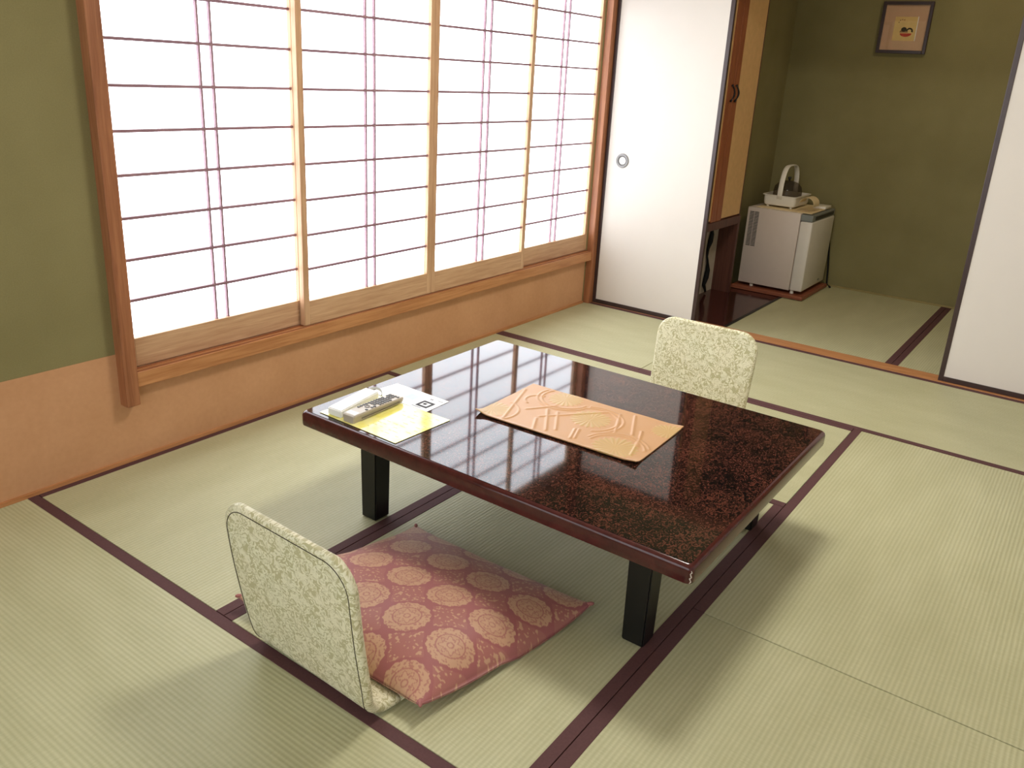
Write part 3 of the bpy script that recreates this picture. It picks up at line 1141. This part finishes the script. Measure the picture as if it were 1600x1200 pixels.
zb = TZ + 0.0020
bm = bmesh.new()
secs = [(0.0, 0.0195, 0.0, 0.021), (0.004, 0.0225, 0.0, 0.0235), (0.05, 0.0235, 0.0, 0.0240), (0.12, 0.0235, 0.001, 0.0225), (RL - 0.008, 0.0255, 0.003, 0.0200), (RL, 0.0225, 0.005, 0.0175)]
rings = []
for s, w, zl, zh in secs:
    rings.append([bm.verts.new(rpt(s, a * w, zb + (zl if t_ == 0 else zh if t_ == 2 else zh - 0.004))) for a, t_ in
                  ((-0.86, 0), (0.86, 0), (1, 1), (0.90, 2), (-0.90, 2), (-1, 1))])
for A_, C_ in zip(rings, rings[1:]):
    for k in range(6):
        bm.faces.new((A_[k], A_[(k + 1) % 6], C_[(k + 1) % 6], C_[k]))
bm.faces.new(rings[0])
bm.faces.new(rings[-1][::-1])
body = obj('body', bm, 'remote_grey', rm)


def rz(s):
    for (s0, _, _, z0), (s1, _, _, z1) in zip(secs, secs[1:]):
        if s <= s1:
            return zb + z0 + (z1 - z0) * (s - s0) / (s1 - s0)
    return zb + 0.0175


bm = bmesh.new()
for i in range(13):
    s = 0.058 + i * 0.0112
    for j in range(4):
        w = -0.0155 + j * 0.0103
        if i < 4 and j in (1, 2):
            continue
        if random.random() < 0.08:
            continue
        z = rz(s)
        c = RA + ru * s + rv * w
        quad(bm, c.x, c.y, 0.0032, 0.0034, z - 0.0004, 0.0022, a=math.atan2(ru.y, ru.x))
obj('buttons', bm, 'dark_plastic', body)['kind'] = 'stuff'
bm = bmesh.new()
cc = RA + ru * 0.078
lathe(bm, [(0.0062, 0.0), (0.0062, 0.0016), (0.0085, 0.0016), (0.0085, 0.0)], (cc.x, cc.y, rz(0.078)), n=20)
obj('ring_button', bm, 'remote_dark', body)
bm = bmesh.new()
cc = RA + ru * 0.018
quad(bm, cc.x, cc.y, 0.010, 0.017, rz(0.018) - 0.0003, 0.0009, a=math.atan2(ru.y, ru.x))
obj('top_plate', bm, 'white_plastic', body)
bm = bmesh.new()
prism(bm, [rpt(0.03, -0.0250, 0)[:2], rpt(0.19, -0.0262, 0)[:2], rpt(0.19, -0.0240, 0)[:2], rpt(0.03, -0.0225, 0)[:2]], zb + 0.0085, zb + 0.0100)
obj('side_groove', bm, 'remote_dark', body)

# ================================================================== ALCOVE: CABINET
CF = -0.545
cab = thing('cabinet', 'tall wall cabinet with tan panel doors and black handles in the alcove', 'cabinet', (3.72, CF + 0.1, 0.0))
CX0, CX1 = 3.338, 4.100
b0 = bmesh.new()
box(b0, CX0, CX1, CF + 0.022, -0.01, 0.50, 2.30)
carc = obj('body', b0, 'cabinet_wood', cab)
obj('bottom_rail', B(CX0, CX1 + 0.004, CF - 0.002, CF + 0.05, 0.452, 0.502, bev=0.002), 'cabinet_dark', cab)
obj('side_panel', B(CX1 - 0.022, CX1 + 0.008, CF, -0.40, 0.0025, 0.452, bev=0.001), 'cabinet_dark', cab)
obj('recess_back', B(CX0, CX1 - 0.022, -0.425, -0.40, 0.0025, 0.499), plain('recess_pale', srgb(190, 180, 164), 0.8), cab)
SEAM = 3.712
for (xa, xb, hx) in ((CX0 + 0.002, SEAM - 0.0015, SEAM - 0.034), (SEAM + 0.0015, CX1, SEAM + 0.026)):
    sw = 0.072
    b0 = bmesh.new()
    box(b0, xa + 0.01, xb - 0.01, CF + 0.006, CF + 0.018, 0.512, 2.29)
    dr = obj('door', b0, 'cabinet_panel', cab)
    for s in (0, 1):
        x = xa if s == 0 else xb - sw
        if xb == CX1 and s == 1:
            obj('stile', B(xb - 0.010, xb, CF + 0.004, CF + 0.021, 0.504, 2.299, bev=0.001), 'cabinet_dark', dr)
            continue
        obj('stile', B(x, x + sw, CF, CF + 0.021, 0.504, 2.299, bev=0.001), 'cabinet_wood', dr)
    # black bow handle
    pts = []
    for k in range(9):
        f = k / 8
        pts.append((hx + 0.010 * math.sin(math.pi * f) * (1 if True else 0), CF - 0.004 - 0.016 * math.sin(math.pi * f), 1.185 + 0.092 * f))
    obj('handle', tube(bmesh.new(), pts, [0.0075, 0.005, 0.0045, 0.0055, 0.006, 0.0055, 0.0045, 0.005, 0.0075], 8), 'lacquer_black', dr, smooth='all')
# black cord hanging in the recess
pts = [(3.93 + 0.012 * math.sin(k * 1.3), -0.437 - 0.004 * math.cos(k), 0.43 - 0.046 * k) for k in range(9)]
pts.append((3.94, -0.445, 0.012))
obj('hanging_cord', tube(bmesh.new(), pts, [0.006, 0.014, 0.018, 0.010, 0.007, 0.009, 0.016, 0.018, 0.012, 0.007], 8), 'rubber_black', cab, smooth='all')['label'] = 'bundled black cord in the recess'

# ================================================================== FRIDGE
tag(obj('wooden_base', B(4.225, 4.76, -0.975, -0.500, 0.0045, 0.026, bev=0.002), 'red_wood'), 'reddish wooden board under the small fridge', 'board')
fr = thing('refrigerator', 'small white fridge standing on a reddish board in the alcove corner', 'refrigerator', (4.49, -0.72, 0.026))
FX0, FX1, FZ0, FZ1 = 4.262, 4.735, 0.047, 0.540
body = obj('body', B(FX0, FX1, -0.872, -0.530, FZ0, FZ1, bev=0.004), 'fridge_side', fr, smooth=True)
door = obj('door', B(FX0, FX1, -0.952, -0.874, FZ0 + 0.002, FZ1 - 0.046, bev=0.010, seg=3), 'fridge_door', fr, smooth=True)
obj('control_panel', B(FX0 + 0.002, FX1 - 0.002, -0.948, -0.873, FZ1 - 0.045, FZ1 - 0.004, bev=0.004), 'grey_plastic', fr)
obj('handle_slot', B(FX0 + 0.06, FX1 - 0.03, -0.9505, -0.947, FZ1 - 0.036, FZ1 - 0.016), 'dark_plastic', fr)
obj('badge', B(4.58, 4.62, -0.9535, -0.951, 0.075, 0.085), 'grey_plastic', door)
bm = bmesh.new()
for k in range(24):
    z = 0.292 + k * 0.0094
    for ya in (-0.546, -0.578):
        box(bm, FX0 - 0.0006, FX0 + 0.002, ya - 0.029, ya, z, z + 0.0052)
obj('side_vent', bm, 'dark_plastic', body)['kind'] = 'stuff'
for fx in (4.29, 4.69):
    for fy in (-0.615, -0.885):
        obj('foot', lathe(bmesh.new(), [(0, 0.0265), (0.012, 0.0265), (0.011, 0.047), (0, 0.047)], (fx, fy, 0), n=14), 'white_plastic', fr)
# cord along the wall
tag(obj('power_cord', tube(bmesh.new(), [(4.775, -0.90, 0.45), (4.785, -0.935, 0.30), (4.79, -0.955, 0.12), (4.785, -0.965, 0.02), (4.77, -0.99, 0.008), (4.75, -1.0, 0.008)], 0.006, 8), 'rubber_black', smooth='all'),
    'thin black cord trailing down behind the small fridge', 'cord')
# cloth on top
tag(obj('tray_mat', B(4.285, 4.70, -0.93, -0.575, FZ1 + 0.0005, FZ1 + 0.004, bev=0.001), 'cream_paper'), 'cream mat lying on top of the small fridge', 'mat')

# tea tray with arched handle and smoked cover
tz = FZ1 + 0.0045
tr_ = thing('tea_tray', 'white plastic carrying tray with an arched handle on the fridge', 'tray', (4.49, -0.69, tz))
x0, x1, y0, y1 = 4.352, 4.652, -0.795, -0.585
bm = bmesh.new()
rings = []
for ins, z in ((0.012, tz + 0.010), (0.006, tz + 0.013), (0.002, tz + 0.026), (0.0, tz + 0.070), (-0.008, tz + 0.073), (-0.008, tz + 0.077), (0.003, tz + 0.077), (0.007, tz + 0.030), (0.016, tz + 0.018)):
    rings.append([bm.verts.new((x, y, z)) for x, y in rrect(x0 + ins, x1 - ins, y0 + ins, y1 - ins, 0.024, 5)])
for A_, C_ in zip(rings, rings[1:]):
    n = len(A_)
    for k in range(n):
        bm.faces.new((A_[k], A_[(k + 1) % n], C_[(k + 1) % n], C_[k]))
bm.faces.new(rings[0][::-1])
bm.faces.new(rings[-1])
obj('tray_body', bm, 'white_plastic', tr_, smooth=True)
for fx in (x0 + 0.025, x1 - 0.025):
    for fy in (y0 + 0.03, y1 - 0.03):
        obj('foot', lathe(bmesh.new(), [(0, tz), (0.008, tz), (0.010, tz + 0.016), (0, tz + 0.016)], (fx, fy, 0), n=12), 'white_plastic', tr_)
pts = []
xm_, hw = (x0 + x1) / 2, (x1 - x0) / 2 + 0.001
for k in range(25):
    a = math.pi * k / 24
    ca, sa = math.cos(a), math.sin(a)
    pts.append((xm_ - hw * math.copysign(abs(ca) ** 0.55, ca), -0.69, tz + 0.055 + 0.205 * sa ** 0.75))
obj('arched_handle', tube(bmesh.new(), pts, 0, 10, flat=(0.014, 0.0035, (0, 0, 1))) if False else (lambda bm: bm)(
    tube(bmesh.new(), pts, 0, 10, flat=(0.0165, 0.004, (0.0001, 0, 1)))), 'white_plastic', tr_, smooth='all')
dz = tz + 0.019
dome = thing('tray_cover', 'smoked clear plastic cover sitting inside the white tray', 'cover', (4.50, -0.69, dz))
pr_ = [(0.086, 0.0), (0.090, 0.03), (0.090, 0.075), (0.083, 0.105), (0.060, 0.130), (0.030, 0.140), (0.0, 0.143)]
obj('shell', lathe(bmesh.new(), [(r_, dz + h_) for r_, h_ in pr_], (4.50, -0.69, 0), n=36, sx=1.0, sy=1.0), 'smoked_cover', dome, smooth='all')
obj('knob', lathe(bmesh.new(), [(0.006, dz + 0.141), (0.007, dz + 0.152), (0.012, dz + 0.158), (0.010, dz + 0.166), (0, dz + 0.168)], (4.50, -0.69, 0), n=18), 'dark_plastic', dome, smooth='all')
# curled card beside the tray
bm = bmesh.new()
n = 12
ra = []
for k in range(n + 1):
    a = math.radians(195 - 185 * k / n)
    ra.append((-0.872 - 0.046 * math.cos(a) * -1, tz + 0.044 + 0.044 * math.sin(a)))
outer, inner = [], []
for y, z in ra:
    outer.append([bm.verts.new((x, y, max(z, tz + 0.0008))) for x in (4.335, 4.455)])
for y, z in ra:
    cy_, cz_ = -0.872, tz + 0.044
    inner.append([bm.verts.new((x, y + (cy_ - y) * 0.03, max(z + (cz_ - z) * 0.03, tz + 0.0016))) for x in (4.335, 4.455)])
for k in range(n):
    bm.faces.new((outer[k][0], outer[k][1], outer[k + 1][1], outer[k + 1][0]))
    bm.faces.new((inner[k][1], inner[k][0], inner[k + 1][0], inner[k + 1][1]))
    bm.faces.new((outer[k][0], outer[k + 1][0], inner[k + 1][0], inner[k][0]))
    bm.faces.new((outer[k][1], inner[k][1], inner[k + 1][1], outer[k + 1][1]))
bm.faces.new((outer[0][0], inner[0][0], inner[0][1], outer[0][1]))
bm.faces.new((outer[n][0], outer[n][1], inner[n][1], inner[n][0]))
tag(obj('curled_card', bm, 'cream_paper', smooth=True), 'cream paper card curled into an arch on the fridge', 'card')
bm = bmesh.new()
box(bm, 4.56, 4.69, -0.932, -0.852, tz, tz + 0.016, bev=0.002)
tag(obj('note_pad', bm, 'white_plastic', smooth=True), 'flat white pad lying at the rear of the fridge top', 'note pad')

# ================================================================== PICTURE
pz0, pz1, py0, py1, px = 1.511, 1.808, -1.288, -1.000, AX1
pic = thing('picture_frame', 'small dark framed picture hanging on the alcove back wall', 'picture', (px - 0.01, -1.144, pz0))
fw = 0.019
for nm, a in (('frame_side', (py0, py0 + fw, pz0, pz1)), ('frame_side', (py1 - fw, py1, pz0, pz1)), ('frame_side', (py0 + fw, py1 - fw, pz0, pz0 + fw)), ('frame_side', (py0 + fw, py1 - fw, pz1 - fw, pz1))):
    obj(nm, B(px - 0.022, px - 0.0005, a[0], a[1], a[2], a[3], bev=0.002), 'lacquer_dark', pic)
obj('mount', B(px - 0.010, px - 0.002, py0 + fw, py1 - fw, pz0 + fw, pz1 - fw), 'art_mount', pic)
ART = obj('print', B(px - 0.0115, px - 0.0100, -1.212, -1.082, 1.585, 1.722), 'art_paper', pic)
obj('bevel_highlight', B(px - 0.0125, px - 0.0100, -1.2155, -1.2115, 1.585, 1.724), 'white_paper', pic)  # highlight on the mount's bevel, put in as a white strip


def blob(name, pts, mat_, dx):
    bm = bmesh.new()
    f0 = [bm.verts.new((px - 0.0116 - dx, y, z)) for y, z in pts]
    f1 = [bm.verts.new((px - 0.0112, y, z)) for y, z in pts]
    bm.faces.new(f0)
    bm.faces.new(f1[::-1])
    n = len(pts)
    for i in range(n):
        bm.faces.new((f0[i], f1[i], f1[(i + 1) % n], f0[(i + 1) % n]))
    return obj(name, bm, mat_, ART)


def ell(cy, cz, ry, rz_, a0=0, a1=360, n=20):
    return [(cy + ry * math.cos(math.radians(a0 + (a1 - a0) * k / n)), cz + rz_ * math.sin(math.radians(a0 + (a1 - a0) * k / n))) for k in range(n + (0 if a1 - a0 == 360 else 1))]


blob('brown_shape', ell(-1.143, 1.632, 0.024, 0.020, 0, 180), 'art_tan', 0.0003)
blob('red_shape', ell(-1.156, 1.628, 0.034, 0.020, 180, 360), 'art_red', 0.0004)
blob('black_shape', ell(-1.142, 1.650, 0.016, 0.013), 'art_black', 0.0006)
arcp = ell(-1.175, 1.640, 0.020, 0.020, 0, 200, 14) + ell(-1.175, 1.640, 0.011, 0.011, 0, 200, 14)[::-1]
blob('black_curl', arcp, 'art_black', 0.0007)
bm = bmesh.new()
for dy, dz_ in ((0, 0), (-0.012, 0.004), (-0.024, 0.002), (0.006, -0.012)):
    box(bm, px - 0.0119, px - 0.0112, -1.112 + dy - 0.003, -1.112 + dy + 0.003, 1.702 + dz_ - 0.003, 1.702 + dz_ + 0.003)
obj('faint_marks', bm, 'art_tan', ART)
obj('glass', B(px - 0.0160, px - 0.0150, py0 + fw - 0.002, py1 - fw + 0.002, pz0 + fw - 0.002, pz1 - fw + 0.002), 'picture_glass', pic)
